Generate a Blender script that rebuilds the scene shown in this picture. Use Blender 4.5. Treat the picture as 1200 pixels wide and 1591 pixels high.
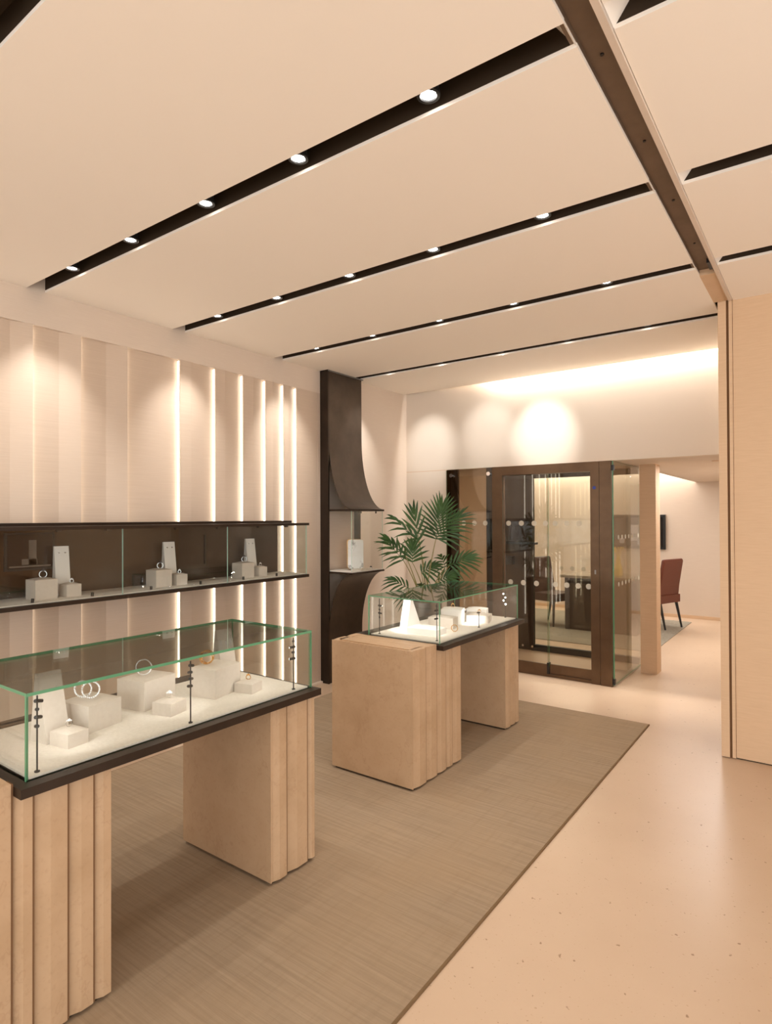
import bpy, bmesh, math, random
from mathutils import Vector, Matrix
random.seed(7)
for o in list(bpy.data.objects): bpy.data.objects.remove(o)
S = bpy.context.scene
COL = S.collection
R = math.radians

# ---------------------------------------------------------------- camera
def make_camera():
    yaw, pitch, roll = R(36.03), R(0.51), R(-0.24)
    f = Vector((-math.sin(yaw)*math.cos(pitch), math.cos(yaw)*math.cos(pitch), math.sin(pitch)))
    r = Vector((math.cos(yaw), math.sin(yaw), 0)); u = r.cross(f)
    r2 = r*math.cos(roll)+u*math.sin(roll); u2 = -r*math.sin(roll)+u*math.cos(roll)
    cd = bpy.data.cameras.new('camera'); cd.sensor_fit = 'HORIZONTAL'; cd.sensor_width = 36
    cd.lens = 943.5*36/1200; cd.clip_start = .02
    co = bpy.data.objects.new('camera', cd); COL.objects.link(co)
    m = Matrix((r2, u2, -f)).transposed().to_4x4(); m.translation = (0, 0, 1.6)
    co.matrix_world = m
    S.camera = co
make_camera()
S.view_settings.view_transform = 'Standard'; S.view_settings.look = 'None'
S.view_settings.gamma = 1; S.view_settings.use_curve_mapping = False
S.view_settings.exposure = 0.74

# ---------------------------------------------------------------- world: uniform fill light, added through unseen room sides left open
W = bpy.data.worlds.new('world'); S.world = W; W.use_nodes = True
W.node_tree.nodes['Background'].inputs[0].default_value = (.99, 1, 1, 1)
W.node_tree.nodes['Background'].inputs[1].default_value = 1.55

WARM = (1, 1, .985)
def area(name, loc, size, energy, rot=(0, 0, 0), color=WARM, sizey=None):
    l = bpy.data.lights.new(name, 'AREA'); l.energy = energy; l.color = color; l.size = size
    if sizey: l.shape = 'RECTANGLE'; l.size_y = sizey
    o = bpy.data.objects.new(name, l); COL.objects.link(o); o.location = loc; o.rotation_euler = rot
    return o
def spot(name, loc, target, energy, angle=60, blend=.6, radius=.02, color=WARM):
    l = bpy.data.lights.new(name, 'SPOT'); l.energy = energy; l.color = color
    l.spot_size = R(angle); l.spot_blend = blend; l.shadow_soft_size = radius
    o = bpy.data.objects.new(name, l); COL.objects.link(o); o.location = loc
    d = Vector(target)-Vector(loc); o.rotation_euler = d.to_track_quat('-Z', 'Y').to_euler()
    return o
# light cove above the bulkhead, cove of the consultation room, unseen fill spots added behind the camera
area('cove_light', (-1.75, 5.874, 3.19), 2.3, 34, sizey=.03)
area('room_cove_light', (-3.2, 10.40, 2.62), 3.0, 40, sizey=.10)
area('room_ceiling_light', (-3.4, 8.6, 2.60), 1.2, 22, sizey=1.2)
area('corridor_light', (-1.05, 8.2, 2.12), .25, 16, sizey=.25)
area('corridor_light', (-1.05, 6.9, 2.12), .2, 5, sizey=.2)
for yy in (-.24, -1.28, -2.3):
    for xx in (-2.9, -1.7, .5, 1.7): spot('fill_spot', (xx, yy, 3.02), (xx, yy, 0), 14, 110, .8, .05)

# ---------------------------------------------------------------- materials
def mat(name, color, rough=.5, metal=0, spec=.5, build=None):
    m = bpy.data.materials.new(name); m.use_nodes = True
    n = m.node_tree.nodes; b = n['Principled BSDF']
    b.inputs['Base Color'].default_value = (*color, 1); b.inputs['Roughness'].default_value = rough
    b.inputs['Metallic'].default_value = metal; b.inputs['Specular IOR Level'].default_value = spec
    if build: build(m.node_tree, b)
    return m
def lin(r, g, b):
    return tuple(((c/255+.055)/1.055)**2.4 if c > 10 else c/255/12.92 for c in (r, g, b))
def noise(nt, scale, detail=3, rough=.5, stretch=None, coords='Object'):
    tc = nt.nodes.new('ShaderNodeTexCoord'); nz = nt.nodes.new('ShaderNodeTexNoise')
    nz.inputs['Scale'].default_value = scale; nz.inputs['Detail'].default_value = detail; nz.inputs['Roughness'].default_value = rough
    if stretch:
        mp = nt.nodes.new('ShaderNodeMapping'); mp.inputs['Scale'].default_value = stretch
        nt.links.new(tc.outputs[coords], mp.inputs[0]); nt.links.new(mp.outputs[0], nz.inputs['Vector'])
    else: nt.links.new(tc.outputs[coords], nz.inputs['Vector'])
    return nz.outputs['Fac']
def ramp(nt, fac, stops):
    r = nt.nodes.new('ShaderNodeValToRGB'); e = r.color_ramp.elements
    e[0].position, e[0].color = stops[0][0], (*stops[0][1], 1); e[1].position, e[1].color = stops[-1][0], (*stops[-1][1], 1)
    for p, c in stops[1:-1]: x = e.new(p); x.color = (*c, 1)
    nt.links.new(fac, r.inputs[0]); return r.outputs[0]
def mix(nt, a, b, fac, mode='MIX'):
    x = nt.nodes.new('ShaderNodeMix'); x.data_type = 'RGBA'; x.blend_type = mode
    for s, v in ((x.inputs['Factor'], fac), (x.inputs[6], a), (x.inputs[7], b)):
        if hasattr(v, 'is_linked'): nt.links.new(v, s)
        elif isinstance(v, (int, float)): s.default_value = v
        else: s.default_value = (*v, 1)
    return x.outputs[2]
def bump(nt, b, fac, strength, dist=.01):
    x = nt.nodes.new('ShaderNodeBump'); x.inputs['Strength'].default_value = strength; x.inputs['Distance'].default_value = dist
    nt.links.new(fac, x.inputs['Height']); nt.links.new(x.outputs[0], b.inputs['Normal'])
def L(nt, a, b): nt.links.new(a, b)

def b_fabric(c1, c2, st=(6, 6, 260), sc=1):
    def f(nt, b):
        n = noise(nt, sc, 4, .6, st); L(nt, ramp(nt, n, [(.3, c1), (.7, c2)]), b.inputs['Base Color']); bump(nt, b, n, .12, .002)
    return f
def b_floor(nt, b):
    n1 = noise(nt, 1.3, 4, .6); base = ramp(nt, n1, [(.3, lin(196, 168, 141)), (.7, lin(203, 176, 149))])
    n2 = noise(nt, 38, 2, .5); f2 = ramp(nt, n2, [(.70, (0, 0, 0)), (.74, (1, 1, 1))])
    c = mix(nt, base, lin(150, 120, 92), f2)
    n3 = noise(nt, 90, 1, .5); f3 = ramp(nt, n3, [(.70, (0, 0, 0)), (.75, (.6, .6, .6))])
    L(nt, mix(nt, c, lin(176, 142, 110), f3), b.inputs['Base Color'])
def b_stone(nt, b):
    n1 = noise(nt, 3.5, 5, .6); base = ramp(nt, n1, [(.3, lin(178, 146, 112)), (.55, lin(191, 159, 126)), (.75, lin(185, 152, 118))])
    n2 = noise(nt, 60, 3, .6); c = mix(nt, base, lin(162, 129, 97), ramp(nt, n2, [(.55, (0, 0, 0)), (.8, (.35, .35, .35))]))
    n3 = noise(nt, 2.2, 6, .65, (1, 1, .6)); v = ramp(nt, n3, [(.492, (0, 0, 0)), (.5, (.16, .16, .16)), (.508, (0, 0, 0))])
    L(nt, mix(nt, c, lin(140, 96, 64), v), b.inputs['Base Color'])
def b_rug(nt, b):
    n1 = noise(nt, 1, 5, .65, (2.2, 60, 1)); n2 = noise(nt, 1, 3, .5, (40, 5, 1)); n3 = noise(nt, 1.6, 2, .5)
    c = ramp(nt, n1, [(.3, lin(143, 123, 100)), (.7, lin(164, 142, 117))])
    c = mix(nt, c, lin(126, 104, 80), ramp(nt, n2, [(.5, (0, 0, 0)), (.75, (.22, .22, .22))]))
    c = mix(nt, c, lin(160, 134, 104), ramp(nt, n3, [(.4, (0, 0, 0)), (.7, (.4, .4, .4))]))
    L(nt, c, b.inputs['Base Color']); bump(nt, b, n1, .5, .004)
def b_bronze(c1, c2):
    def f(nt, b):
        n = noise(nt, 5, 4, .6); L(nt, ramp(nt, n, [(.3, c1), (.7, c2)]), b.inputs['Base Color'])
    return f
def b_marble(nt, b):
    n = noise(nt, 9, 5, .7); L(nt, ramp(nt, n, [(.35, (.85, .83, .82)), (.52, (.9, .89, .9)), (.58, (.35, .33, .32)), (.66, (.88, .86, .86))]), b.inputs['Base Color'])
M = {}
M['ceiling'] = mat('ceiling_paint', lin(252, 242, 229), .9, spec=.1)
M['wall'] = mat('wall_fabric', lin(220, 192, 164), .55, spec=.3, build=b_fabric(lin(216, 198, 180), lin(222, 205, 188)))
M['plaster'] = mat('bulkhead_plaster', lin(230, 216, 200), .7, spec=.2)
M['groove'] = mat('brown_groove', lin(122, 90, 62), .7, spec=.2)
M['pleat'] = mat('satin_panel', lin(214, 186, 160), .42, spec=.35, build=b_fabric(lin(202, 180, 159), lin(209, 188, 168), (3, 3, 200)))
M['wall_right'] = mat('wall_timber_veneer', lin(214, 176, 138), .6, spec=.25, build=b_fabric(lin(213, 180, 146), lin(219, 187, 153), (8, 8, 90)))
M['floor'] = mat('terrazzo', lin(216, 182, 146), .35, spec=.35, build=b_floor)
M['stone'] = mat('limestone', lin(205, 165, 124), .5, spec=.3, build=b_stone)
M['rug'] = mat('wool_rug', lin(165, 140, 112), .95, spec=.05, build=b_rug)
M['rug_edge'] = mat('rug_binding', lin(120, 96, 70), .95, spec=.05)
M['grey_rug'] = mat('grey_rug', lin(150, 142, 126), .95, spec=.05, build=b_fabric(lin(140, 130, 114), lin(165, 156, 140), (30, 30, 1)))
M['bronze'] = mat('dark_bronze', lin(72, 56, 43), .38, .55, build=b_bronze(lin(50, 39, 30), lin(62, 49, 39)))
M['bronze_sheet'] = mat('bronze_sheet', lin(88, 73, 60), .36, .6, build=b_bronze(lin(66, 55, 46), lin(80, 68, 57)))
M['frame'] = mat('door_bronze', lin(116, 84, 56), .34, .65, build=b_bronze(lin(98, 76, 57), lin(114, 90, 68)))
M['dark'] = mat('slot_lining', lin(58, 46, 34), .7, spec=.2)
M['beam'] = mat('beam_steel', lin(92, 74, 58), .6, .2, build=b_bronze(lin(112, 93, 76), lin(128, 108, 90)))
M['black'] = mat('black_metal', (.012, .010, .009), .4)
M['mirror_brown'] = mat('brown_mirror', lin(62, 46, 34), .12, .2, .6)
M['suede'] = mat('cream_suede', lin(238, 226, 208), .9, spec=.1, build=b_fabric(lin(226, 217, 206), lin(238, 230, 220), (90, 90, 90)))
M['block'] = mat('display_suede', lin(222, 206, 186), .8, spec=.15, build=b_fabric(lin(211, 199, 187), lin(217, 206, 195), (60, 60, 60)))
M['white'] = mat('white_leather', lin(240, 234, 228), .5)
M['marble'] = mat('veined_porcelain', (.9, .9, .9), .15, build=b_marble)
M['silver'] = mat('white_gold', (.92, .92, .94), .12, 1)
M['gold'] = mat('yellow_gold', lin(226, 176, 110), .2, 1)
M['gem'] = mat('diamond', (.95, .96, 1), .05, .2, 1)
M['gem_dark'] = mat('dark_gem', (.03, .03, .05), .05, 0, 1)
M['leaf'] = mat('palm_leaf', lin(52, 92, 44), .4, spec=.4, build=b_bronze(lin(30, 58, 26), lin(70, 100, 50)))
M['stem'] = mat('palm_stem', lin(140, 128, 78), .5)
M['pot'] = mat('planter_metal', lin(150, 148, 145), .3, .8)
M['soil'] = mat('soil', lin(50, 36, 26), .95)
M['leather_red'] = mat('red_brown_leather', lin(96, 44, 27), .4)
M['leather_dark'] = mat('dark_brown_leather', lin(62, 34, 26), .45)
M['desk'] = mat('dark_walnut', lin(52, 40, 32), .35)
M['desk_top'] = mat('desk_glass_top', lin(150, 136, 118), .12)
M['vase'] = mat('amber_glass', lin(226, 196, 110), .1, spec=.6)
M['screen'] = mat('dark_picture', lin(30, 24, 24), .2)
M['grey'] = mat('picture_grey', lin(170, 168, 176), .5)
M['blue'] = mat('button_glass', lin(40, 60, 150), .2)
def emit(name, color, strength):
    m = bpy.data.materials.new(name); m.use_nodes = True; nt = m.node_tree; nt.nodes.clear()
    e = nt.nodes.new('ShaderNodeEmission'); o = nt.nodes.new('ShaderNodeOutputMaterial')
    e.inputs[0].default_value = (*color, 1); e.inputs[1].default_value = strength; L(nt, e.outputs[0], o.inputs[0]); return m
M['led'] = emit('led_strip', (1, .90, .76), 3.0)
M['lens'] = emit('lamp_lens', (1, .97, .93), 14)
M['bulb'] = emit('mini_spot_lens', (1, .95, .88), 45)
def b_dot(nt, b): b.inputs['Alpha'].default_value = .55
M['reflected'] = mat('dim_reflection', lin(112, 98, 86), .5)  # tone of the pale shapes in the modelled reflection
M['dot'] = mat('frosted_dot', lin(236, 228, 210), .6, build=b_dot)
def glass(name, tint, ior=1.5, boost=1.0):
    m = bpy.data.materials.new(name); m.use_nodes = True; nt = m.node_tree; nt.nodes.clear()
    t = nt.nodes.new('ShaderNodeBsdfTransparent'); t.inputs[0].default_value = (*tint, 1)
    g = nt.nodes.new('ShaderNodeBsdfGlossy'); g.inputs['Roughness'].default_value = 0.0
    lw = nt.nodes.new('ShaderNodeLayerWeight'); lw.inputs[0].default_value = .5
    pw = nt.nodes.new('ShaderNodeMath'); pw.operation = 'POWER'; pw.inputs[1].default_value = 5; L(nt, lw.outputs['Facing'], pw.inputs[0])
    fr = nt.nodes.new('ShaderNodeMath'); fr.operation = 'MULTIPLY_ADD'; f0 = ((ior-1)/(ior+1))**2; fr.inputs[1].default_value = 1-f0; fr.inputs[2].default_value = f0; L(nt, pw.outputs[0], fr.inputs[0])
    mu = nt.nodes.new('ShaderNodeMath'); mu.operation = 'MULTIPLY'; mu.use_clamp = True; mu.inputs[1].default_value = boost
    mx = nt.nodes.new('ShaderNodeMixShader'); o = nt.nodes.new('ShaderNodeOutputMaterial')
    L(nt, fr.outputs[0], mu.inputs[0]); L(nt, mu.outputs[0], mx.inputs[0]); L(nt, t.outputs[0], mx.inputs[1]); L(nt, g.outputs[0], mx.inputs[2]); L(nt, mx.outputs[0], o.inputs[0])
    return m
M['glass'] = glass('clear_glass', (.955, .965, .95))
M['glass_top'] = glass('case_lid_glass', (.87, .88, .85))
M['glass_door'] = glass('door_glass', (.92, .91, .86), 1.5, 1.5)
M['glass_tint'] = glass('bronze_tinted_glass', (.66, .60, .50), 1.6, 1.6)
M['glass_edge'] = mat('green_glass_edge', lin(92, 150, 112), .15, spec=.6)
M['glass_edge_pale'] = mat('pale_glass_edge', lin(190, 222, 205), .15, spec=.6)

# ---------------------------------------------------------------- mesh helpers
def nb(): return bmesh.new()
def box(bm, x0, x1, y0, y1, z0, z1, mi=0):
    vs = [bm.verts.new(p) for p in ((x0, y0, z0), (x1, y0, z0), (x1, y1, z0), (x0, y1, z0), (x0, y0, z1), (x1, y0, z1), (x1, y1, z1), (x0, y1, z1))]
    for f in ((3, 2, 1, 0), (4, 5, 6, 7), (0, 1, 5, 4), (1, 2, 6, 5), (2, 3, 7, 6), (3, 0, 4, 7)):
        bm.faces.new([vs[i] for i in f]).material_index = mi
    return bm
def prism(bm, pts, z0, z1, axis='z', mi=0):
    def p(a, b, c): return {'z': (a, b, c), 'y': (a, c, b), 'x': (c, a, b)}[axis]
    lo = [bm.verts.new(p(a, b, z0)) for a, b in pts]; hi = [bm.verts.new(p(a, b, z1)) for a, b in pts]; n = len(pts)
    for i in range(n):
        bm.faces.new((lo[i], lo[(i+1) % n], hi[(i+1) % n], hi[i])).material_index = mi
    bm.faces.new(lo[::-1]).material_index = mi; bm.faces.new(hi).material_index = mi
    bmesh.ops.recalc_face_normals(bm, faces=bm.faces[:])
    return bm
def lathe(bm, prof, c=(0, 0, 0), seg=20, mi=0):
    rings = []
    for r, z in prof:
        rings.append([bm.verts.new((c[0]+r*math.cos(2*math.pi*i/seg), c[1]+r*math.sin(2*math.pi*i/seg), c[2]+z)) for i in range(seg)])
    for a, b in zip(rings, rings[1:]):
        for i in range(seg): bm.faces.new((a[i], a[(i+1) % seg], b[(i+1) % seg], b[i])).material_index = mi
    bm.faces.new(rings[0][::-1]).material_index = mi; bm.faces.new(rings[-1]).material_index = mi
    return bm
def tube(bm, pts, rads, seg=6, mi=0):
    pts = [Vector(p) for p in pts]; rings = []
    if not isinstance(rads, (list, tuple)): rads = [rads]*len(pts)
    for i, p in enumerate(pts):
        t = (pts[min(i+1, len(pts)-1)]-pts[max(i-1, 0)]).normalized()
        a = t.cross(Vector((0, 0, 1)) if abs(t.z) < .9 else Vector((1, 0, 0))).normalized(); b = t.cross(a)
        rings.append([bm.verts.new(p+(a*math.cos(2*math.pi*k/seg)+b*math.sin(2*math.pi*k/seg))*rads[i]) for k in range(seg)])
    for a, b in zip(rings, rings[1:]):
        for k in range(seg): bm.faces.new((a[k], a[(k+1) % seg], b[(k+1) % seg], b[k])).material_index = mi
    bm.faces.new(rings[0]); bm.faces.new(rings[-1][::-1])
    bmesh.ops.recalc_face_normals(bm, faces=bm.faces[:])
    return bm
def torus(bm, c, rr, r, mtx=None, n=28, k=8):
    c = Vector(c); rows = []
    for i in range(n):
        a = 2*math.pi*i/n; row = []
        for j in range(k):
            b = 2*math.pi*j/k; v = Vector(((rr+r*math.cos(b))*math.cos(a), (rr+r*math.cos(b))*math.sin(a), r*math.sin(b)))
            row.append(bm.verts.new(c+(mtx @ v if mtx else v)))
        rows.append(row)
    for i in range(n):
        for j in range(k):
            bm.faces.new((rows[i][j], rows[(i+1) % n][j], rows[(i+1) % n][(j+1) % k], rows[i][(j+1) % k]))
    return bm
def ball(bm, c, r, sub=1):
    bmesh.ops.create_icosphere(bm, subdivisions=sub, radius=r, matrix=Matrix.Translation(c)); return bm
def link(name, bm, m, smooth=False):
    me = bpy.data.meshes.new(name); bmesh.ops.recalc_face_normals(bm, faces=bm.faces[:]); bm.to_mesh(me); bm.free()
    for x in (m if isinstance(m, (list, tuple)) else [m]): me.materials.append(M[x])
    if smooth:
        for p in me.polygons: p.use_smooth = True
        me.set_sharp_from_angle(angle=R(38))
    o = bpy.data.objects.new(name, me); COL.objects.link(o); return o
def origin_of(o):
    v = Vector((0, 0, 0))
    while o: v += o.location; o = o.parent
    return v
def part(name, bm, m, parent, smooth=False, local=False):
    if not local: bmesh.ops.translate(bm, vec=-origin_of(parent), verts=bm.verts[:])
    o = link(name, bm, m, smooth); o.parent = parent; return o
def tag(o, label, cat, group=None):
    o['label'] = label; o['category'] = cat
    if group: o['group'] = group
    return o
def thing(name, label, cat, loc=(0, 0, 0), rz=0, group=None):
    o = bpy.data.objects.new(name, None); o.empty_display_size = .1; COL.objects.link(o); o.location = loc; o.rotation_euler = (0, 0, rz)
    return tag(o, label, cat, group)
def solo(name, bm, m, label, cat, group=None, loc=None, smooth=False, local=False):
    """a thing that is one mesh; origin moved to loc"""
    if loc and not local: bmesh.ops.translate(bm, vec=-Vector(loc), verts=bm.verts[:])
    o = link(name, bm, m, smooth)
    if loc: o.location = loc
    return tag(o, label, cat, group)
def struct(name, bm, m, parent=None):
    if parent: return part(name, bm, m, parent)
    o = link(name, bm, m); o['kind'] = 'structure'; return o
def sroot(name, loc=(0, 0, 0)):
    o = bpy.data.objects.new(name, None); o.empty_display_size = .1; COL.objects.link(o); o.location = loc; o['kind'] = 'structure'; return o

# ---------------------------------------------------------------- setting
ZC = 3.03; XW = -3.99; Y0 = -3.5; X1 = 3.2; YB = 5.90; ZS = 2.13; YF = 10.5
struct('floor', box(nb(), -6.0, X1+.1, Y0, YF+.1, -.1, 0), 'floor')

# ceiling: panels between dark slots, either side of the dark channel
ceil = sroot('ceiling', (-1.5, 2, ZC))
SLOTS = [-2.365, -1.33, -.295, .74, 1.775, 2.81, 3.845, 4.88]; HW = .055
edges = [Y0]+[e for s in SLOTS for e in (s-HW, s+HW)]+[5.845]
for i in range(0, len(edges), 2):
    a, b = edges[i], edges[i+1]
    part('ceiling_panel', box(nb(), XW-.1, -.605, a, b, ZC, ZC+.014), 'ceiling', ceil)
    if a < 4.5: part('ceiling_panel', box(nb(), -.495, X1, a, min(b, 4.7), ZC, ZC+.014), 'ceiling', ceil)
for s in SLOTS:
    for (xa, xb) in ((XW-.02, -.607), (-.496, X1)):
        if xa > -1 and s > 4.5: continue
        bm = nb()
        box(bm, xa, xb, s-HW-.02, s+HW+.02, ZC+.10, ZC+.12)
        box(bm, xa, xb, s-HW-.02, s-HW, ZC+.014, ZC+.10); box(bm, xa, xb, s+HW, s+HW+.02, ZC+.014, ZC+.10)
        part('slot_lining', bm, 'dark', ceil)
        bm = nb(); xe = -.607 if xa < -1 else -.496; sg = 1 if xa < -1 else -1
        prism(bm, [(xe, ZC+.004), (xe, ZC+.10), (xe-sg*.07, ZC+.10)], s-HW, s+HW, 'y')
        part('slot_end_cap', bm, 'ceiling', ceil)
# dark channel (guide of a sliding partition) with pale fin
bm = nb(); box(bm, -.605, -.495, Y0, 4.02, ZC+.035, ZC+.09); box(bm, -.625, -.605, Y0, 4.02, ZC+.014, ZC+.09); box(bm, -.530, -.518, Y0, 4.02, ZC+.012, ZC+.035)
tr = struct('trim_1', bm, 'beam'); tr['label'] = 'dark steel ceiling channel running towards the slim end wall'
part('fin', box(nb(), -.518, -.497, Y0, 4.56, ZC-.012, ZC+.06), 'wall', tr)
for yy in (1.95, 2.5, 3.05, 3.6):
    part('bolt', lathe(nb(), [(.006, -.004), (.006, .0)], (-.565, yy, ZC+.034), 8), 'black', tr)
part('bracket', box(nb(), -.545, -.528, 3.86, 3.98, ZC+.01, ZC+.034), 'black', tr)
part('end_block', box(nb(), -.605, -.518, 4.02, 4.58, ZC+.0, ZC+.05), 'wall_right', tr)
struct('trim_2', box(nb(), XW-.1, X1, Y0, 6.2, ZC+.2, ZC+.25), 'ceiling')

# left wall: frieze, pleated lit panels
wl = sroot('wall_left', (XW, 2, 0))
part('frieze', box(nb(), XW-.12, XW, Y0, 4.40, 2.81, ZC+.2), 'wall', wl)
part('backing', box(nb(), XW-.12, XW-.09, Y0, 4.40, 0, 2.81), 'wall', wl)
part('end_panel', box(nb(), XW-.12, XW, 4.96, YB, 0, ZC+.2), 'wall', wl)
part('niche_back', box(nb(), XW-.12, XW-.02, 4.40, 4.96, 0, ZC+.2), 'wall', wl)
DEEP, LIP = XW-.026, XW+.010; DL = XW-.062
right = [2.813, 3.144, 3.431, 3.685, 3.903, 4.068, 4.36]
lipw = [.099, .097, .112, .085, .065, .06]
left = [2.383, 2.054, 1.753, 1.476, 1.23, 1.02, .84, .68]
part('pleated_panel', prism(nb(), [(DEEP, left[0]), (DEEP, right[0]), (DEEP-.02, right[0]), (DEEP-.02, left[0])], 0, 2.81), 'pleat', wl)
for k in range(6):
    a, b, w = right[k], right[k+1], lipw[k]
    endx = DEEP if k < 5 else XW
    p = part('pleated_panel', prism(nb(), [(DEEP, a), (LIP, a), (LIP, a+w), (endx, b), (DEEP-.02, b), (DEEP-.02, a)], 0, 2.81), 'pleat', wl)
    part('led_strip', box(nb(), DEEP+.006, LIP-.012, a-.004, a+.001, 0.02, 2.80), 'led', p)
for k in range(7):
    a, b = left[k], left[k+1]; w = (a-b)*.42
    p = part('pleated_panel', prism(nb(), [(DEEP, a), (LIP, a), (LIP-.004, a-w*.12), (DEEP, a-w), (DEEP, b), (DEEP-.02, b), (DEEP-.02, a)], 0, 2.81), 'pleat', wl)
    part('led_strip', box(nb(), DEEP+.004, LIP-.018, a-.001, a+.004, 0.02, 2.80), 'led', p)
part('pleated_panel', box(nb(), DEEP, XW, Y0, left[7], 0, 2.81), 'pleat', wl)
part('end_jamb', box(nb(), XW-.08, XW+.002, 4.36, 4.398, 0, 2.81), 'pleat', wl)
struct('baseboard_left', box(nb(), XW-.02, XW+.03, .5, 4.395, 0, .02), 'wall')

# back bulkhead, wall left of the security door, soffit, consultation room shell
wb = sroot('wall_back', (-2, YB, 0))
part('bulkhead', box(nb(), XW-.1, -.55, YB, YB+.12, ZS, ZC+.2), 'plaster', wb)
part('side_panel', box(nb(), XW-.1, -3.445, YB-.002, YB+.12, 0, ZS-.006), 'plaster', wb)
part('joint', box(nb(), XW, -3.445, YB-.002, YB+.01, ZS-.006, ZS), 'wall_right', wb)
struct('trim_3', box(nb(), -1.63, -.5, YB+.12, YF, ZS, ZS+.08), 'wall')           # corridor soffit
struct('trim_4', box(nb(), -6, -1.63, YB+.12, 7.05, ZS, ZS+.08), 'wall')         # soffit above the glass lobby
struct('wall_far', box(nb(), -6, -.4, YF, YF+.1, 0, 2.8), 'wall')
struct('ceiling_room', box(nb(), -6, -1.55, 7.05, YF, 2.66, 2.76), 'ceiling')
struct('trim_5', box(nb(), -1.66, -1.62, 7.05, YF, ZS, 2.7), 'wall')
struct('trim_6', box(nb(), -6, -1.62, 7.02, 7.05, ZS, 2.7), 'wall')
struct('wall_room_left', box(nb(), -6.1, -6, YB, YF+.1, 0, 2.8), 'wall')
struct('wall_corridor', box(nb(), -.56, -.505, 4.66, YF, 0, ZC+.2), 'wall')
struct('baseboard_far', box(nb(), -6, -.56, YF-.015, YF, 0, .05), 'wall_right')
part('downlight', lathe(nb(), [(.035, -.004), (.035, .0)], (-.86, 6.55, ZS), 16), 'wall_right', bpy.data.objects['trim_3'])
# right wall and slim end wall (pocket of the partition)
wr = sroot('wall_right', (-.3, 4.6, 0))
part('wall_panel', box(nb(), -.498, X1, 4.60, 4.7, .008, ZC+.02), 'wall_right', wr)
part('end_post', box(nb(), -.583, -.535, 4.585, 4.70, .006, ZC+.02), 'wall_right', wr)
part('groove', box(nb(), -.535, -.520, 4.60, 4.70, 0, ZC+.02), 'groove', wr)
part('end_strip', box(nb(), -.520, -.500, 4.588, 4.70, .006, ZC+.02), 'wall_right', wr)
part('floor_gap', box(nb(), -.56, X1, 4.606, 4.65, 0, .008), 'dark', wr)
# square column by the lobby
cl = link('column', box(nb(), -1.561, -1.405, 6.572, 6.76, 0, ZS), 'wall_right'); cl['kind'] = 'structure'

# ---------------------------------------------------------------- rugs
rg = thing('area_rug', 'large brown-beige striated wool rug under both glass display tables', 'rug', (-2.38, 2.5, 0))
part('pile', box(nb(), -3.655, -1.123, -.6, 4.943, 0, .010), 'rug', rg)
bm = nb(); box(bm, -1.123, -1.115, -.6, 4.95, 0, .009); box(bm, -3.66, -1.123, 4.943, 4.95, 0, .009); box(bm, -3.662, -3.655, -.6, 4.95, 0, .009)
part('edge_binding', bm, 'rug_edge', rg)
solo('area_rug', box(nb(), -4.6, -1.67, 7.6, 10.1, 0, .008), 'grey_rug', 'pale grey rug beneath the desk in the room behind glass', 'rug', None, (-3, 8.8, 0))

# ---------------------------------------------------------------- display tables
PX0, PX1 = -2.576, -1.945
def flute(bm, y0, y1, z0, z1, side):
    w = y1-y0; g = .007
    xo = PX1 if side > 0 else PX0
    def q(d, y): return (xo-side*d, y)
    pts = [q(.05, y0), q(.015, y0), q(.0, y0+.45*w), q(.0, y1-g), q(.05, y1-g)]
    return prism(bm, pts, z0, z1)
def pedestal(root, fl, y_tray=None):
    y0, y1 = fl[0], fl[-1]; zl, zh = .784, .821
    ys = y_tray if y_tray else y0
    bm = nb(); box(bm, PX0+.03, PX1-.03, y0+.002, y1-.002, .024, zl)
    if y_tray: box(bm, PX0+.03, PX1-.03, y0+.002, y_tray-.004, zl, zh-.006)
    p = part('pedestal', bm, 'stone', root)
    part('plinth', box(nb(), PX0+.022, PX1-.022, y0+.010, y1-.014, .010, .024), 'dark', p)
    # plain end slabs facing along the table
    part('face_slab', box(nb(), PX0+.007, PX1-.007, y0-.005, y0+.001, .024, (zh if y_tray else zl)), 'stone', p)
    for s in (1, -1):
        for a, b in zip(fl, fl[1:]):
            top = zh if (y_tray and b <= y_tray+.001) else zl
            part('flute', flute(nb(), a, b, .024, top, s), 'stone', p)
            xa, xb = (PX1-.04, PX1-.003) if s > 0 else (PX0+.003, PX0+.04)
            if b < y1-.001: part('groove_shade', box(nb(), xa, xb, b-.007, b, .024, top-.002), 'groove', p)  # brown strip added to stand in for shade in the flute slits
    if y_tray:
        w = y_tray-.004-y0-.03
        part('top_slab', box(nb(), PX0+.03, PX1-.04, y0+.034, y0+.03+w*.48, zh-.006, zh), 'stone', p)
        part('top_slab', box(nb(), PX0+.03, PX1-.04, y0+.04+w*.48, y_tray-.004, zh-.006, zh-.002), 'stone', p)
    return p
def pane(root, name, x0, x1, y0, y1, z0, z1, g='glass', e='glass_edge'):
    """glass sheet: large faces clear, rim faces green"""
    bm = nb(); box(bm, x0, x1, y0, y1, z0, z1)
    d = [x1-x0, y1-y0, z1-z0]; t = d.index(min(d))
    bm.faces.ensure_lookup_table(); bm.normal_update()
    bmesh.ops.recalc_face_normals(bm, faces=bm.faces[:])
    for f in bm.faces: f.material_index = 0 if abs(f.normal[t]) > .9 else 1
    return part(name, bm, [g, e], root)
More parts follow.
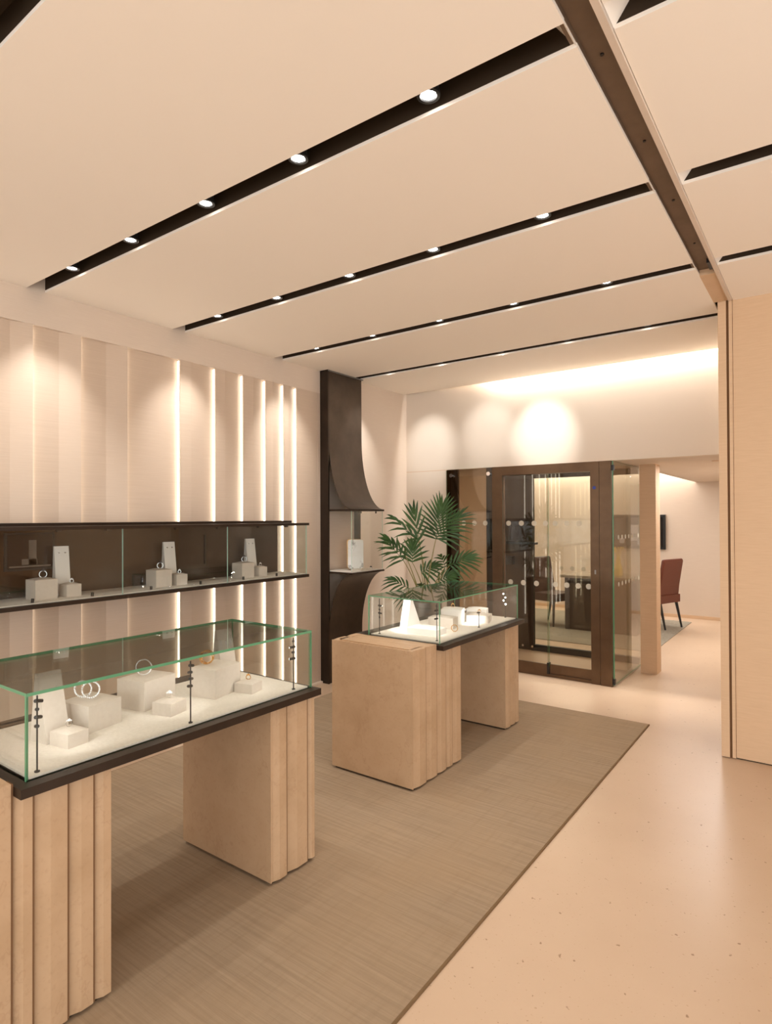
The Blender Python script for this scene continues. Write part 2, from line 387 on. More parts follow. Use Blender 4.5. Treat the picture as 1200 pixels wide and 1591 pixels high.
def light_post(root, x, y, zb, zt, heads, aim, power=0, target=None):
    p = part('light_post', tube(lathe(nb(), [(.008, 0), (.008, .004)], (x, y, zb), 10), [(x, y, zb), (x, y, zt)], .0028, 6), 'black', root)
    for (z, a) in heads:
        d = Vector((math.cos(a), math.sin(a), -.25)).normalized(); c = Vector((x, y, z))
        h = part('spot_head', tube(nb(), [c-d*.008, c+d*.019], .0058, 8), 'black', p)
        part('lens', tube(nb(), [c+d*.0192, c+d*.0202], .0045, 8), 'bulb', h)
    if power:
        spot('case_light', (x, y, zt-.02), target, power, 75, .6, .008, (1, .97, .93))
def table(label, near, tray, far, gy, posts, th=.007, e='glass_edge'):
    t = thing('display_table', label, 'display table', (-2.26, (tray[0]+tray[1])/2, .010))
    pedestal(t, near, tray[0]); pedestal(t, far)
    tx0, tx1 = -2.605, -1.898
    bm = nb(); box(bm, tx0, tx1, tray[0], tray[1], .784, .813)
    part('tray', bm, 'bronze', t)
    gx0, gx1 = -2.505, -1.943; ga, gb = gy; zt = 1.077
    part('suede_base', box(nb(), gx0+.014, gx1-.014, ga+.014, gb-.014, .813, .8195), 'suede', t)
    c = part('case_lid', box(nb(), gx0+.02, gx0+.021, ga+.02, ga+.021, .8195, .820), 'glass', t)
    pane(t, 'glass_pane', gx1-th, gx1, ga, gb, .813, zt-th, 'glass', e)
    pane(t, 'glass_pane', gx0, gx0+th, ga, gb, .813, zt-th, 'glass', e)
    pane(t, 'glass_pane', gx0+th, gx1-th, ga, ga+th, .813, zt-th, 'glass', e)
    pane(t, 'glass_pane', gx0+th, gx1-th, gb-th, gb, .813, zt-th, 'glass', e)
    pane(t, 'glass_lid', gx0, gx1, ga, gb, zt-th, zt, 'glass_top', e)
    bpy.data.objects.remove(c)
    for a in posts: light_post(t, *a)
    return t
H4 = lambda zt, a: [(zt-.012, a), (zt-.038, a+.9), (zt-.062, a+.2), (zt-.09, a+1.0)]
table('display table nearest the camera, glass case with suede blocks and bracelets', [.55, .69, .804, .864, .968, 1.051, 1.112], (.804, 2.095), [1.835, 1.925, 2.056, 2.105], (.838, 2.08), [
    (-1.979, .885, .8195, 1.055, H4(1.05, 1.9), 0, 3.5, (-2.25, 1.15, .82)), (-1.972, 1.438, .8195, 1.055, H4(1.05, 2.0), 0, 3.5, (-2.25, 1.5, .82)), (-1.972, 1.99, .8195, 1.055, H4(1.05, 2.4), 0, 3.5, (-2.25, 1.8, .82))], .010)
table('display table beside the palm, glass case with bright white interior', [2.943, 3.077, 3.2, 3.31, 3.39, 3.502], (3.2, 4.42), [4.19, 4.262, 4.345, 4.415], (3.235, 4.40), [
    (-2.44, 3.275, .8195, 1.055, H4(1.02, 1.2), 0, 5, (-2.3, 3.6, .82)), (-2.0, 3.29, .8195, 1.055, H4(1.05, 1.9), 0, 5, (-2.25, 3.6, .82)), (-2.0, 3.86, .8195, .93, [(.925, 2.6)], 0, 4, (-2.25, 4.1, .82)), (-2.03, 4.36, .8195, 1.03, H4(1.02, -2.0), 0, 5, (-2.25, 4.1, .82))])

# ---------------------------------------------------------------- jewellery blocks, stands and jewels
def block(label, loc, sx, sy, h, rz=0, group='suede jewellery blocks', m='block', dome=.010, name='display_block'):
    bm = nb(); n = 8; grid = {}; sx *= .92; sy *= .92
    for i in range(n+1):
        for j in range(n+1):
            u, v = i/n*2-1, j/n*2-1
            su = math.copysign(1-(1-abs(u))**1.6, u); sv = math.copysign(1-(1-abs(v))**1.6, v)
            grid[i, j] = bm.verts.new((su*sx/2, sv*sy/2, h-dome+dome*(1-abs(su)**3)*(1-abs(sv)**3)))
    for i in range(n):
        for j in range(n): bm.faces.new((grid[i, j], grid[i+1, j], grid[i+1, j+1], grid[i, j+1]))
    ring = [grid[i, 0] for i in range(n)]+[grid[n, j] for j in range(n)]+[grid[i, n] for i in range(n, 0, -1)]+[grid[0, j] for j in range(n, 0, -1)]
    low = [bm.verts.new((v.co.x, v.co.y, 0)) for v in ring]
    for i in range(len(ring)): bm.faces.new((low[i], low[(i+1) % len(low)], ring[(i+1) % len(ring)], ring[i]))
    bm.faces.new(low[::-1])
    o = solo(name, bm, m, label, 'jewelry display', group, loc, local=True); o.rotation_euler = (0, 0, rz); return o
def stand(label, loc, w, h, d, rz=0, m='block', top=.010):
    """leaning wedge: front plate slopes back, local +x is front"""
    t = thing('earring_stand', label, 'earring stand', loc, rz, 'leaning earring stands')
    bm = prism(nb(), [(-d*.45, 0), (d*.55, 0), (-d*.15+top, h), (-d*.15, h)], -w/2, w/2, 'y')
    part('wedge', bm, m, t, local=True)
    def at(z): return d*.55+(-d*.15+top-d*.55)*z/h
    pl_ = prism(nb(), [(at(.004)+.0005, .004), (at(.004)+.004, .004), (at(h)+.004, h+.001), (at(h)+.0005, h+.001)], -w/2, w/2, 'y')
    part('front_plate', pl_, m, t, local=True)
    return t, at
def jewel(name, label, bm, m, cat, loc, rz=0, group=None, smooth=True):
    o = solo(name, bm, m, label, cat, group, loc, smooth, local=True); o.rotation_euler = (0, 0, rz); return o
def bracelet(label, loc, rad, rz, m='silver', bead=.004, thick=.0035, n=26, gap=0):
    t = thing('bracelet', label, 'bracelet', loc, rz)
    up = Matrix.Rotation(math.pi/2, 3, 'X')
    part('band', torus(nb(), (0, 0, rad+thick), rad, thick*.7, up), m, t, True, True)
    bm = nb()
    for i in range(n):
        a = 2*math.pi*i/n; ball(bm, Vector((math.cos(a)*rad, 0, rad+thick+math.sin(a)*rad)), bead, 1)
    s = part('stones', bm, 'gem' if m == 'silver' else m, t, False, True); s['kind'] = 'stuff'
    return t
def ring(label, loc, rz, m='silver', gem='gem', rad=.0105, stone=.006):
    t = thing('finger_ring', label, 'ring', loc, rz, 'finger rings on suede blocks')
    up = Matrix.Rotation(math.pi/2, 3, 'X')
    part('band', torus(nb(), (0, 0, rad), rad, .0018, up, 20, 6), m, t, True, True)
    bm = ball(nb(), (0, 0, 2*rad+stone*.5), stone, 1)
    for s in (-1, 1): ball(bm, (s*stone*1.1, 0, 2*rad+stone*.1), stone*.55, 1)
    part('stone', bm, gem, t, False, True)
    return t
def earrings(label, loc, dy, n=2, rz=0, m='silver', size=.006, drop=0):
    t = thing('earrings', label, 'earrings', loc, rz)
    for i in range(n):
        y = (i-(n-1)/2)*dy; bm = ball(nb(), (0, y, 0), size, 1)
        part('stud', bm, m, t, False, True)
        for k in range(drop):
            part('drop', ball(nb(), (.001, y, -size*1.5*(k+1)), size*.7, 1), 'gem' if m == 'silver' else m, t, False, True)
    return t
ZT = .8195
# near table, left to right
st, at = stand('earring stand at the near left corner of the nearest glass case', (-2.245, 1.045, ZT), .085, .235, .10, .10)
earrings('pair of sparkling earrings on the stand at the near left of the nearest case', (-2.242, 1.046, ZT+.193), .046, 2, .10, 'silver', .0055, 2)
block('small suede block nearest the glass corner of the nearest case', (-2.138, 1.062, ZT), .105, .085, .058, .16)
ring('diamond ring on the small suede block nearest the glass corner', (-2.138, 1.062, ZT+.0575), .9)
block('large suede block carrying two diamond bracelets in the nearest case', (-2.262, 1.205, ZT), .17, .155, .108, .18)
bracelet('front diamond bracelet of the pair on one large suede block', (-2.235, 1.190, ZT+.1075), .030, .95)
bracelet('rear diamond bracelet of the pair on one large suede block', (-2.268, 1.178, ZT+.1075), .030, .75)
block('large suede block with a single blue-white bangle in the nearest case', (-2.325, 1.478, ZT), .165, .185, .128, .20)
bracelet('single slim bangle standing on the middle large suede block', (-2.31, 1.455, ZT+.127), .031, .75, 'silver', .0028, .0032, 34)
block('small suede block in front of the middle large block of the nearest case', (-2.146, 1.465, ZT), .10, .10, .060, .25)
ring('ring with clustered stones on the small block beside the middle light post', (-2.146, 1.465, ZT+.0595), .7, 'silver', 'gem', .0095, .008)
block('large suede block carrying a gold openwork cuff in the nearest case', (-2.222, 1.752, ZT), .15, .19, .134, .22)
cf = thing('cuff_bracelet', 'gold openwork cuff on the right large suede block', 'bracelet', (-2.235, 1.715, ZT+.133), .6)
up = Matrix.Rotation(math.pi/2, 3, 'X')
for yy in (-.013, .013): part('rim', torus(nb(), (0, yy, .031), .028, .0018, up, 28, 6), 'gold', cf, True, True)
for i in range(16):
    a = 2*math.pi*i/16; part('lattice', ball(nb(), (math.cos(a)*.028, (.005 if i % 2 else -.005), .031+math.sin(a)*.028), .0052, 1), 'gold', cf, False, True)
st, at = stand('earring stand with drop earrings behind the gold cuff', (-2.345, 1.90, ZT), .08, .245, .11, -.15)
earrings('three drop earrings hanging on the stand behind the gold cuff', (-2.330, 1.898, ZT+.195), .026, 3, -.15, 'silver', .005, 3)
block('small suede block at the far end of the nearest case', (-2.122, 1.855, ZT), .10, .09, .052, .25)
ring('rose gold ring on the small block at the far end of the nearest case', (-2.122, 1.855, ZT+.0515), .7, 'gold', 'gold', .010, .0055)

# second table
stand('white earring stand at the front left of the palm-side case', (-2.36, 3.52, ZT), .075, .215, .14, 1.3, 'white')
block('low white sloping block in front of the stand in the palm-side case', (-2.185, 3.46, ZT), .25, .15, .055, .10, 'suede jewellery blocks', 'white', .014)
block('tan block behind the low white slab in the palm-side case', (-2.21, 3.72, ZT), .20, .12, .085, .2)
block('tall white block in the middle of the palm-side case', (-2.25, 3.93, ZT), .17, .14, .115, .35, 'suede jewellery blocks', 'white')
ring('gold ring on the tall white block in the palm-side case', (-2.25, 3.93, ZT+.114), .5, 'gold', 'gold', .012, .007)
block('low tan block near the middle light post of the palm-side case', (-2.12, 4.10, ZT), .18, .17, .060, .3)
ring('gold ring on the low tan block near the middle light post', (-2.12, 4.10, ZT+.0595), .4, 'gold', 'gold', .011, .006)
block('white block at the far end of the palm-side case', (-2.23, 4.28, ZT), .17, .11, .075, .3, 'suede jewellery blocks', 'white')
tb = thing('necklace_pad', 'slim dark-edged pad leaning behind the low tan block', 'jewelry display', (-2.35, 4.13, ZT), .5)
b_ = box(nb(), -.09, .09, -.035, .035, .06, .066); part('pad', b_, 'white', tb, local=True)
part('rim', box(nb(), -.094, .094, -.039, .039, .054, .060), 'black', tb, local=True)
part('support', box(nb(), -.02, .02, -.02, .02, 0, .054), 'white', tb, local=True)
bracelet('gold bracelet lying at the front of the palm-side case', (-2.06, 3.62, ZT), .022, .3, 'gold', .004, .003, 14)

# ---------------------------------------------------------------- wall vitrine
YS0, YS1 = .25, 3.839
v = thing('wall_vitrine', 'long bronze glass-fronted vitrine mounted across the pleated wall', 'vitrine', (-3.8, 2.0, 1.092))
bm = nb(); box(bm, LIP, -3.612, YS0, YS1, 1.092, 1.116); part('shelf_plate', bm, 'bronze', v)
bm = nb(); box(bm, -3.80, -3.612, YS0, YS1+.002, 1.535, 1.556); box(bm, LIP, -3.80, YS0, YS1-.02, 1.537, 1.575); part('top_plate', bm, 'bronze', v)
part('suede_base', box(nb(), LIP+.02, -3.64, YS0+.01, YS1-.015, 1.116, 1.122), 'suede', v)
part('back_panel', box(nb(), LIP, LIP+.012, YS0, YS1-.03, 1.122, 1.537), 'mirror_brown', v)
for a, b in ((YS0+.01, 1.30), (1.304, 2.139), (2.143, 2.974), (2.978, YS1-.012)):
    pane(v, 'glass_pane', -3.636, -3.630, a, b, 1.116, 1.535, 'glass', 'glass_edge_pale')
pane(v, 'glass_pane', LIP+.014, -3.637, YS1-.016, YS1-.010, 1.122, 1.535, 'glass', 'glass_edge_pale')
for yy in (1.608, 1.955, 2.356, 2.752, 3.148, 3.498):
    c = part('mini_spot', tube(nb(), [(-3.655, yy, 1.124), (-3.66, yy+.004, 1.146)], .0085, 8), 'black', v)
for yy in (1.75, 2.05, 2.55, 2.9, 3.3, 3.6):
    part('glass_hinge', box(nb(), -3.66, -3.637, yy-.012, yy+.012, 1.522, 1.535), 'bronze', v)
part('reflection_bar', box(nb(), LIP+.012, LIP+.024, 3.02, 3.032, 1.24, 1.47), 'black', v)  # black bar modelled in place of a reflection on the back panel
fp = thing('reflection_panel', 'dark reflection built as a framed panel on the brown back of the wall vitrine, far left', 'picture', (LIP+.012, 1.73, 1.30))  # mirror image in the dark back, modelled as a solid panel
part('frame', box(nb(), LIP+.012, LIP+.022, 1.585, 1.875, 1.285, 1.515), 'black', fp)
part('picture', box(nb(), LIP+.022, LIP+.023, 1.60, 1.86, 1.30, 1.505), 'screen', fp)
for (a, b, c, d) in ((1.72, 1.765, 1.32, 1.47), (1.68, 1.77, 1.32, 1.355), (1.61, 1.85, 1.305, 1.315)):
    part('pale_shape', box(nb(), LIP+.023, LIP+.0238, a, b, c, d), 'reflected', fp)
ZV = 1.122
for i, (c0, s0, t0, nm) in enumerate(((1.657, 1.84, 1.885, 'leftmost'), (2.445, 2.612, 2.655, 'middle'), (3.205, 3.385, 3.425, 'rightmost'))):
    block('large cream suede block of the %s group in the wall vitrine' % nm, (-3.805, c0+.07, ZV), .125, .14, .128, .04, 'suede jewellery blocks', 'white' if False else 'block')
    ring('large round ring on the %s large block in the wall vitrine' % nm, (-3.80, c0+.075, ZV+.127), 1.2, 'silver', 'gem_dark', .02, .010)
    block('small cream suede block of the %s group in the wall vitrine' % nm, (-3.79, s0+.05, ZV), .09, .10, .085, .04)
    ring('small ring on the %s small block in the wall vitrine' % nm, (-3.785, s0+.055, ZV+.084), 1.2, 'silver', 'gem', .010, .006)
    st, at = stand('tall white earring stand of the %s group in the wall vitrine' % nm, (-3.895, t0, ZV), .085, .305, .085, -.15, 'white')
    earrings('pair of stud earrings on the %s stand in the wall vitrine' % nm, (-3.887, t0, ZV+.265), .036, 2, -.15, 'silver', .0075, 0)

# ---------------------------------------------------------------- bronze wall niche with curled sheets
n = thing('bronze_niche', 'tall dark bronze wall niche with curling hood and counter', 'display niche', (-3.9, 4.68, 0))
part('jamb', box(nb(), XW-.02, -3.888, 4.40, 4.418, 0, ZC+.01), 'bronze', n)
part('jamb', box(nb(), XW-.02, -3.925, 4.93, 4.948, .9, ZC+.01), 'bronze', n)
part('lining', box(nb(), XW-.02, XW-.008, 4.418, 4.93, .3, 2.4), 'wall', n)
def sheet(prof, y0, y1, th):
    """curved sheet: profile (x,z) swept along y with thickness"""
    bm = nb(); out = []
    P_ = [Vector((a, b)) for a, b in prof]
    for i, p in enumerate(P_):
        t = (P_[min(i+1, len(P_)-1)]-P_[max(i-1, 0)]).normalized(); nrm = Vector((t.y, -t.x)); out.append(p+nrm*th)
    rows = []
    for a, b in zip(P_, out): rows.append([bm.verts.new((a.x, y0, a.y)), bm.verts.new((a.x, y1, a.y)), bm.verts.new((b.x, y1, b.y)), bm.verts.new((b.x, y0, b.y))])
    for r0, r1 in zip(rows, rows[1:]):
        for k in range(4): bm.faces.new((r0[k], r0[(k+1) % 4], r1[(k+1) % 4], r1[k]))
    bm.faces.new(rows[0]); bm.faces.new(rows[-1])
    bmesh.ops.recalc_face_normals(bm, faces=bm.faces[:]); return bm
XS = -3.895
hood = [(XS, ZC+.005), (XS, 2.7), (XS, 2.4), (XS+.003, 2.25), (XS+.014, 2.12), (XS+.042, 2.0), (XS+.078, 1.9), (XS+.12, 1.81), (XS+.17, 1.74), (XS+.215, 1.70), (XS+.26, 1.684), (XS+.284, 1.680)]
hood = [(XS, ZC+.005), (XS, 2.7), (XS, 2.42)]+[(XS+.284*(1-math.cos(R(a)))**1.0, 1.680+.72*(1-math.sin(R(a)))) for a in range(4, 91, 4)]+[(XS+.284, 1.680)]
o = part('hood_sheet', sheet(hood, 4.42, 4.93, .006), 'bronze_sheet', n, True)
counter = [(XS+.284, 1.062), (XS+.25, 1.052), (XS+.20, 1.04), (XS+.15, 1.02), (XS+.108, .985), (XS+.07, .93), (XS+.035, .83), (XS+.014, .72), (XS+.004, .6), (XS, .5), (XS, .3), (XS, .0)]
counter = [(XS+.284, 1.062)]+[(XS+.284*(1-math.cos(R(a))), 1.062-.60*(1-math.sin(R(a)))) for a in range(88, 3, -4)]+[(XS, .44), (XS, .2), (XS, 0)]
part('counter_sheet', sheet(counter, 4.42, 4.93, .006), 'bronze_sheet', n, True)
part('upper_plate', box(nb(), XS-.08, XS+.287, 4.42, 4.93, 1.662, 1.680), 'bronze', n)
part('lower_plate', box(nb(), XS-.08, XS+.287, 4.42, 4.93, 1.062, 1.080), 'bronze', n)
part('suede_base', box(nb(), XS-.07, XS+.275, 4.43, 4.92, 1.080, 1.084), 'suede', n)
pane(n, 'glass_pane', XS+.268, XS+.273, 4.43, 4.92, 1.084, 1.662, 'glass', 'glass_edge_pale')
for yy in (4.6, 4.84): part('mini_spot', tube(nb(), [(XS+.25, yy, 1.660), (XS+.247, yy+.004, 1.642)], .007, 8), 'black', n)
part('top_light_gap', box(nb(), XW-.02, XS+.012, 4.40, 4.948, ZC-.012, ZC-.002), 'pot', n)
# porcelain slab displayed in the niche
t = thing('display_plaque', 'upright white veined plaque with rounded corners inside the bronze niche', 'plaque', (-3.76, 4.66, 1.084), -.7)
pts = []
for cx, cz, a0 in ((.055, .27, 0), (-.055, .27, 90), (-.055, .03, 180), (.055, .03, 270)):
    for k in range(5):
        a = R(a0+k*22.5); pts.append((cx+.022*math.cos(a), cz+.022*math.sin(a)+.006))
part('slab', prism(nb(), pts, -.03, .0, 'x'), 'marble', t, local=True)
part('backing', prism(nb(), [(a*1.04, b*1.02-.003) for a, b in pts], -.042, -.031, 'x'), 'gold', t, local=True)
part('foot', box(nb(), -.05, .015, -.05, .05, 0, .012), 'block', t, local=True)
ring('ring lying on the counter of the bronze niche', (-3.68, 4.80, 1.084), .5, 'silver', 'gem_dark', .012, .008)

# ---------------------------------------------------------------- palm
pc = Vector((-2.90, 4.60, .010))
pm = thing('potted_palm', 'green fan palm in a grey metal planter behind the second display table', 'potted plant', pc)
part('planter', lathe(nb(), [(.10, 0), (.105, .02), (.135, .80), (.135, .84), (.122, .84), (.12, .79)], pc, 28), 'pot', pm, True)
part('soil', lathe(nb(), [(.121, .785), (.121, .80)], pc, 24), 'soil', pm)
def frond(base, tip, length, spread, nl, sag=.0, blade=.20, width=.017, side=None):
    base = Vector(base); tip = Vector(tip); ax = (tip-base).normalized()
    start = pc+Vector((random.uniform(-.04, .04), random.uniform(-.04, .04), .80))
    mid = start.lerp(base, .55)+Vector((0, 0, .06))
    pts = [(1-t)**2*start+2*t*(1-t)*mid+t*t*base for t in [i/7 for i in range(8)]]
    fr = part('frond', tube(nb(), pts, [.007-.004*i/7 for i in range(8)], 6), 'stem', pm, True)
    view = Vector((.50, -.85, .15)).normalized()
    if side is not None: view = Vector(side).normalized()
    lat = ax.cross(view).normalized(); nor = lat.cross(ax).normalized()
    rl = (tip-base).length
    bm = nb()
    for i in range(nl):
        f_ = i/(nl-1); 
        root = base+ax*rl*(.02+.78*f_)-nor*0
        for s in (-1, 1):
            ang = R(spread*(1-f_)*1.0+10)
            d = (ax*math.cos(ang)+lat*s*math.sin(ang)).normalized()+nor*random.uniform(-.08, .28)
            d.normalize()
            ln = blade*(.62+.55*math.sin(math.pi*(.18+.72*f_)))*random.uniform(.85, 1.1)
            wv = d.cross(nor).normalized()*width*.5
            prev = None
            for k, (q, wd) in enumerate(((0, .35), (.2, .9), (.5, 1), (.8, .55), (1, .05))):
                p = root+d*ln*q+Vector((0, 0, -1))*ln*(sag+.14)*q*q
                ridge = nor*.004*wd
                row = [bm.verts.new(p-wv*wd), bm.verts.new(p+ridge), bm.verts.new(p+wv*wd)]
                if prev:
                    bm.faces.new((prev[0], prev[1], row[1], row[0])); bm.faces.new((prev[1], prev[2], row[2], row[1]))
                prev = row
    part('leaflets', bm, 'leaf', fr)
    tb_ = tube(nb(), [base, base+ax*rl*.85], [.003, .001], 5); part('midrib', tb_, 'leaf', fr)
FR = [((-2.825, 4.635, 1.40), (-2.77, 4.676, 1.74), 0, 66, 13, .02, .24, .020),
      ((-2.80, 4.60, 1.41), (-2.64, 4.80, 1.64), 0, 58, 10, .10, .22, .018),
      ((-2.944, 4.549, 1.39), (-2.985, 4.51, 1.68), 0, 26, 5, .0, .21, .024),
      ((-2.95, 4.54, 1.40), (-3.14, 4.38, 1.62), 0, 24, 5, .28, .18, .022),
      ((-3.059, 4.466, 1.215), (-3.19, 4.36, 1.42), 0, 50, 6, .16, .17, .020),
      ((-2.996, 4.513, 1.20), (-2.99, 4.52, 1.36), 0, 48, 6, .08, .18, .024),
      ((-3.04, 4.47, 1.26), (-3.16, 4.30, 1.44), 0, 36, 5, .2, .16, .018),
      ((-2.727, 4.709, 1.17), (-2.56, 4.83, 1.25), 0, 50, 7, .14, .17, .022),
      ((-2.74, 4.66, 1.16), (-2.73, 4.56, 1.27), 0, 60, 5, .25, .13, .020),
      ((-2.81, 4.65, 1.03), (-2.70, 4.73, 1.09), 0, 52, 6, .12, .14, .022),
      ((-3.025, 4.494, .97), (-3.16, 4.39, 1.06), 0, 45, 6, .28, .14, .018),
      ((-2.932, 4.56, 1.11), (-2.83, 4.64, 1.17), 0, 58, 6, .18, .13, .020),
      ((-2.88, 4.50, .96), (-2.86, 4.42, 1.02), 0, 66, 6, .2, .12, .020),
      ((-2.97, 4.50, .90), (-3.06, 4.42, .92), 0, 60, 6, .35, .12, .018)]
for a in FR: frond(*a)

# ---------------------------------------------------------------- security door: glazed lobby
D = 5.86
lb = thing('security_door', 'bronze framed glass security lobby door with frosted dots', 'door', (-2.3, D, 0))
part('threshold', box(nb(), -2.756, -1.84, D+.01, D+.05, .0, .03), 'frame', lb)
part('post', box(nb(), -3.44, -3.30, D+.03, D+.06, 0, ZS-.005), 'frame', lb)
part('post', box(nb(), -2.955, -2.885, D+.03, D+.06, 0, ZS-.005), 'bronze', lb)
part('jamb', box(nb(), -2.872, -2.756, D, D+.07, 0, ZS-.004), 'frame', lb)
part('header', box(nb(), -2.756, -1.84, D, D+.07, 2.035, ZS-.004), 'frame', lb)
part('jamb', box(nb(), -1.84, -1.757, D, D+.07, 0, ZS-.004), 'frame', lb)
part('corner_post', box(nb(), -1.752, -1.645, D-.005, D+.07, 0, ZS-.004), 'frame', lb)
DM = {}
def dots(par, axis, const, vals, z, r=.027):
    if r not in DM:
        bm = lathe(nb(), [(r, -.0006), (r, .0006)], (0, 0, 0), 20); me = bpy.data.meshes.new('frosted_dot'); bm.to_mesh(me); bm.free(); me.materials.append(M['dot']); DM[r] = me
    for v_ in vals:
        o = bpy.data.objects.new('frosted_dot', DM[r]); COL.objects.link(o); o.parent = par
        w = Vector((v_, const, z)) if axis == 'y' else Vector((const, v_, z))
        o.location = w-origin_of(par); o.rotation_euler = (math.pi/2, 0, 0) if axis == 'y' else (math.pi/2, 0, math.pi/2)
def leaf(x0, x1, y, z0=.10, z1=2.03, g='glass_door', nm='glass_leaf', th=.010): return pane(lb, nm, x0, x1, y, y+th, z0, z1, g, 'glass_edge')
sl = leaf(-3.44, -2.872, D+.015, .02, 2.12, 'glass_tint', 'side_light')
dots(sl, 'y', D+.013, [-3.22, -3.09, -2.96], 1.534)
l1 = leaf(-2.756, -2.262, D+.012)
dots(l1, 'y', D+.010, [-2.69, -2.548, -2.41, -2.29], 1.534); dots(l1, 'y', D+.010, [-2.671, -2.53, -2.39], .925)
l2 = leaf(-2.285, -1.84, D+.034)
dots(l2, 'y', D+.032, [-2.20, -2.08, -1.96], 1.534); dots(l2, 'y', D+.032, [-2.20, -2.085, -1.972, -1.87], .925)
part('bottom_rail', box(nb(), -2.756, -2.285, D+.006, D+.028, .028, .125), 'frame', l1)
part('bottom_rail', box(nb(), -2.262, -1.84, D+.028, D+.050, .028, .125), 'frame', l2)
part('rail_end', box(nb(), -2.284, -2.263, D+.006, D+.05, .028, .14), 'black', lb)
part('button', lathe(nb(), [(.016, -.003), (.016, .003)], (0, 0, 0), 16), 'blue', lb, local=True)
bt = bpy.data.objects['button']; bt.location = Vector((-1.80, D-.003, 1.875))-Vector((-2.3, D, 0)); bt.rotation_euler = (math.pi/2, 0, 0)
part('lock', box(nb(), -1.802, -1.788, D-.004, D, 1.05, 1.09), 'pot', lb)
for px_ in (-3.37, -2.915):
    o = part('standoff', lathe(nb(), [(.022, -.01), (.022, .01)], (0, 0, 0), 16), 'silver', lb, local=True); o.location = Vector((px_, D+.006, 2.06))-Vector((-2.3, D, 0)); o.rotation_euler = (math.pi/2, 0, 0)
rt = pane(lb, 'return_glass', -1.640, -1.628, D+.02, 6.95, .012, ZS-.006, 'glass_door', 'glass_edge')
dots(rt, 'x', -1.626, [6.03+.125*i for i in range(7)], 1.40, .022); dots(rt, 'x', -1.626, [6.03+.125*i for i in range(7)], .95, .022)
for z in (.05, 2.06): part('clamp', box(nb(), -1.644, -1.620, D, D+.035, z-.025, z+.025), 'black', rt)
# rear frame of the lobby
rf = part('rear_frame', box(nb(), -3.42, -1.66, 6.93, 6.98, 2.06, ZS-.004), 'bronze', lb)
part('rear_rail', box(nb(), -2.88, -1.66, 6.93, 6.98, .0, .07), 'black', rf)
part('rear_panel', box(nb(), -3.225, -2.885, 6.93, 6.96, .0, 2.06), 'mirror_brown', rf)
part('rear_post', box(nb(), -3.30, -3.225, 6.92, 6.98, .0, 2.06), 'black', rf)
part('rear_post', box(nb(), -2.885, -2.86, 6.92, 6.98, .0, 2.06), 'bronze', rf)
rg_ = pane(rf, 'rear_glass', -2.86, -1.66, 6.945, 6.955, .07, 2.06, 'glass_door', 'glass_edge')
dots(rg_, 'y', 6.94, [-2.52+.13*i for i in range(3)], 1.0, .026)
for xx in (-2.99, -2.87):
    o = part('floor_bolt', lathe(nb(), [(.014, -.006), (.014, .006)], (0, 0, 0), 10), 'silver', rf, local=True); o.location = Vector((xx, 6.915, .05))-Vector((-2.3, D, 0)); o.rotation_euler = (math.pi/2, 0, 0)
part('wall_device', box(nb(), -3.22, -3.10, 6.86, 6.93, 1.02, 1.12), 'black', rf)
part('ledge', box(nb(), -3.22, -2.80, 6.84, 6.93, 1.27, 1.295), 'black', rf)

# ---------------------------------------------------------------- consultation room furniture
def chair(label, loc, rz, m):
    t = thing('dining_chair', label, 'chair', loc, rz, 'upholstered chairs at the desk')
    part('seat', box(nb(), -.23, .23, -.24, .24, .36, .47), m, t, local=True)
    back = [(-.20, .36), (-.13, .36), (-.17, .60), (-.235, .95), (-.245, .985), (-.275, .985), (-.285, .95), (-.225, .60)]
    bk = part('backrest', prism(nb(), back, -.24, .24, 'y'), m, t, local=True)
    md = bk.modifiers.new('bevel', 'BEVEL'); md.width = .02; md.segments = 2
    for sx, sy in ((1, 1), (1, -1), (-1, 1), (-1, -1)):
        part('leg', tube(nb(), [(sx*.19, sy*.20, .37), (sx*.19+(sx < 0)*-.08, sy*.205, 0)], [.022, .013], 8), 'black', t, local=True)
    return t
chair('red-brown leather chair standing to the right of the square column', (-2.03, 9.45, .008), math.pi-.35, 'leather_red')
chair('dark brown leather chair left of the desk behind the glass door', (-3.33, 8.80, .008), -.35, 'leather_dark')
dk = thing('desk', 'dark desk with pale glossy top in the room behind the glass door', 'desk', (-2.5, 8.75, .008))
part('side_panel', box(nb(), -3.03, -2.97, 8.48, 9.05, .008, .74), 'desk', dk)
part('side_panel', box(nb(), -2.12, -2.06, 8.48, 9.05, .008, .74), 'desk', dk)
part('modesty_panel', box(nb(), -2.97, -2.12, 8.50, 8.53, .008, .74), 'desk', dk)
part('desk_top', box(nb(), -3.08, -2.0, 8.42, 9.10, .74, .775), 'desk_top', dk)
vs = thing('flower_vase', 'amber glass vase with pale stems on the desk', 'vase', (-2.34, 8.66, .775))
part('vessel', lathe(nb(), [(.045, 0), (.06, .03), (.05, .12), (.028, .2), (.034, .24)], (0, 0, 0), 20), 'vase', vs, True, True)
for k in range(5):
    a = k*1.25; part('stem', tube(nb(), [(0, 0, .2), (.03*math.cos(a), .03*math.sin(a), .32), (.07*math.cos(a), .07*math.sin(a), .40)], [.004, .004, .012], 6), 'vase', vs, True, True)
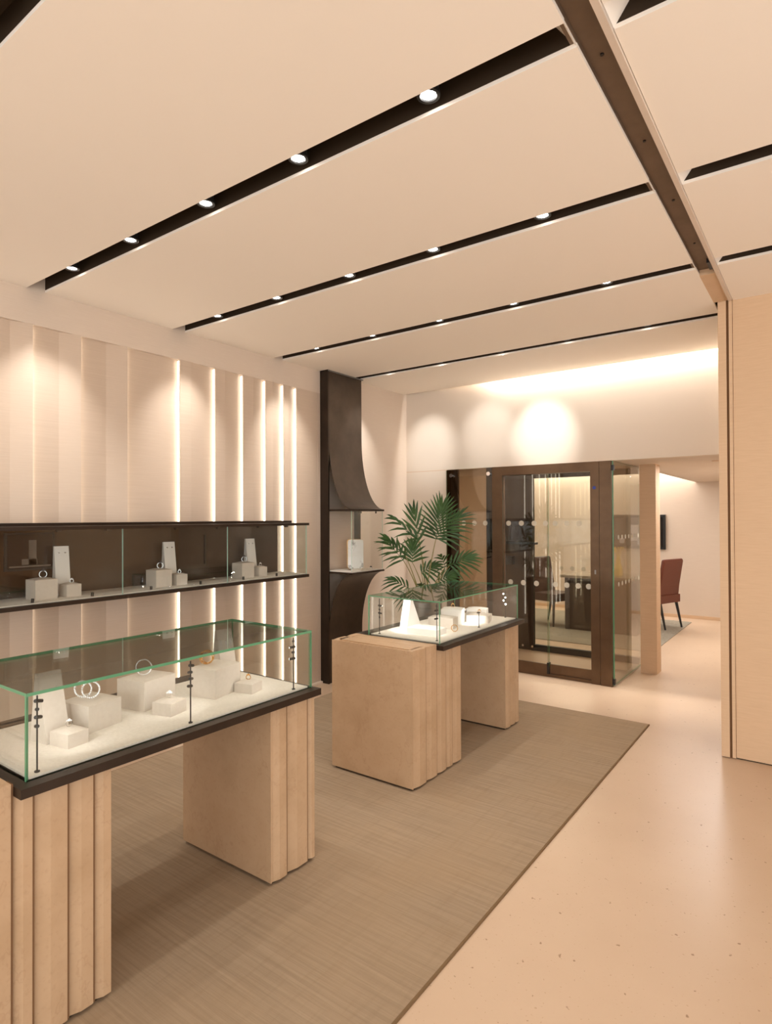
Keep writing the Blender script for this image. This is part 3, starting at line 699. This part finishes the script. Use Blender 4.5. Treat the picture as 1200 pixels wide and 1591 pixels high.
# framed dark display on the far wall
tv = thing('wall_picture', 'black framed picture of pale jewellery displays on the far room wall', 'picture', (-2.5, YF, 1.07))
part('frame', box(nb(), -2.91, -2.095, YF-.05, YF, 1.07, 1.625), 'black', tv)
part('picture', box(nb(), -2.87, -2.135, YF-.053, YF-.05, 1.11, 1.585), 'screen', tv)
for (a, b, c, d) in ((-2.62, -2.50, 1.20, 1.46), (-2.52, -2.40, 1.14, 1.24), (-2.30, -2.25, 1.3, 1.5), (-2.26, -2.2, 1.16, 1.26), (-2.80, -2.72, 1.16, 1.24)):
    part('pale_shape', box(nb(), a, b, YF-.0545, YF-.053, c, d), 'grey', tv)

# ---------------------------------------------------------------- recessed downlights
rows = [('nearest', 1.775, 1.765), ('second', 2.81, 2.785), ('third', 3.845, 3.815), ('farthest', 4.88, 4.855)]
ordn = ['first', 'second', 'third', 'fourth', 'fifth']
for ri, (rn, s, y) in enumerate(rows):
    for k, x in enumerate((-3.535, -2.93, -2.31, -1.72, -1.10)):
        d = thing('downlight', 'small round downlight, %s from the pleated wall in the %s ceiling slot' % (ordn[k], rn), 'downlight', (x, s-.004, ZC+.02), 0, 'downlights in the ceiling slots')
        bm = nb(); lathe(bm, [(.036, .07), (.036, .012), (.041, .012), (.041, .0), (.030, .0), (.026, .010)], (0, 0, 0), 20)
        part('housing', bm, 'black', d, True, True)
        part('lens', lathe(nb(), [(.0255, .004), (.0255, .008)], (0, 0, 0), 18), 'lens', d, False, True)
        lx, ly = x, s-.004
        if k == 0: spot('lamp', (lx, ly, ZC), (XW, ly+.05, 2.0), 26, 62, .9, .02)
        if ri == 3 and k < 3: spot('lamp', (lx, ly, ZC), (lx-.12*(k == 0), YB, (2.4, 2.5, 2.42)[k]), (24, 16, 44)[k], 40, .9, .02)
        if ri == 3 and k >= 2: spot('lamp', (lx, ly, ZC), (lx+.1, 5.68, 0), 26, 30, .5, .02)
        spot('lamp', (lx, ly, ZC), (lx, ly, 0), (7 if ri == 3 else 14), 70, .8, .025)

# wall return beyond the picture's right edge
struct('wall_side', box(nb(), X1, X1+.1, 3.2, 4.7, 0, ZC+.2), 'wall_right')
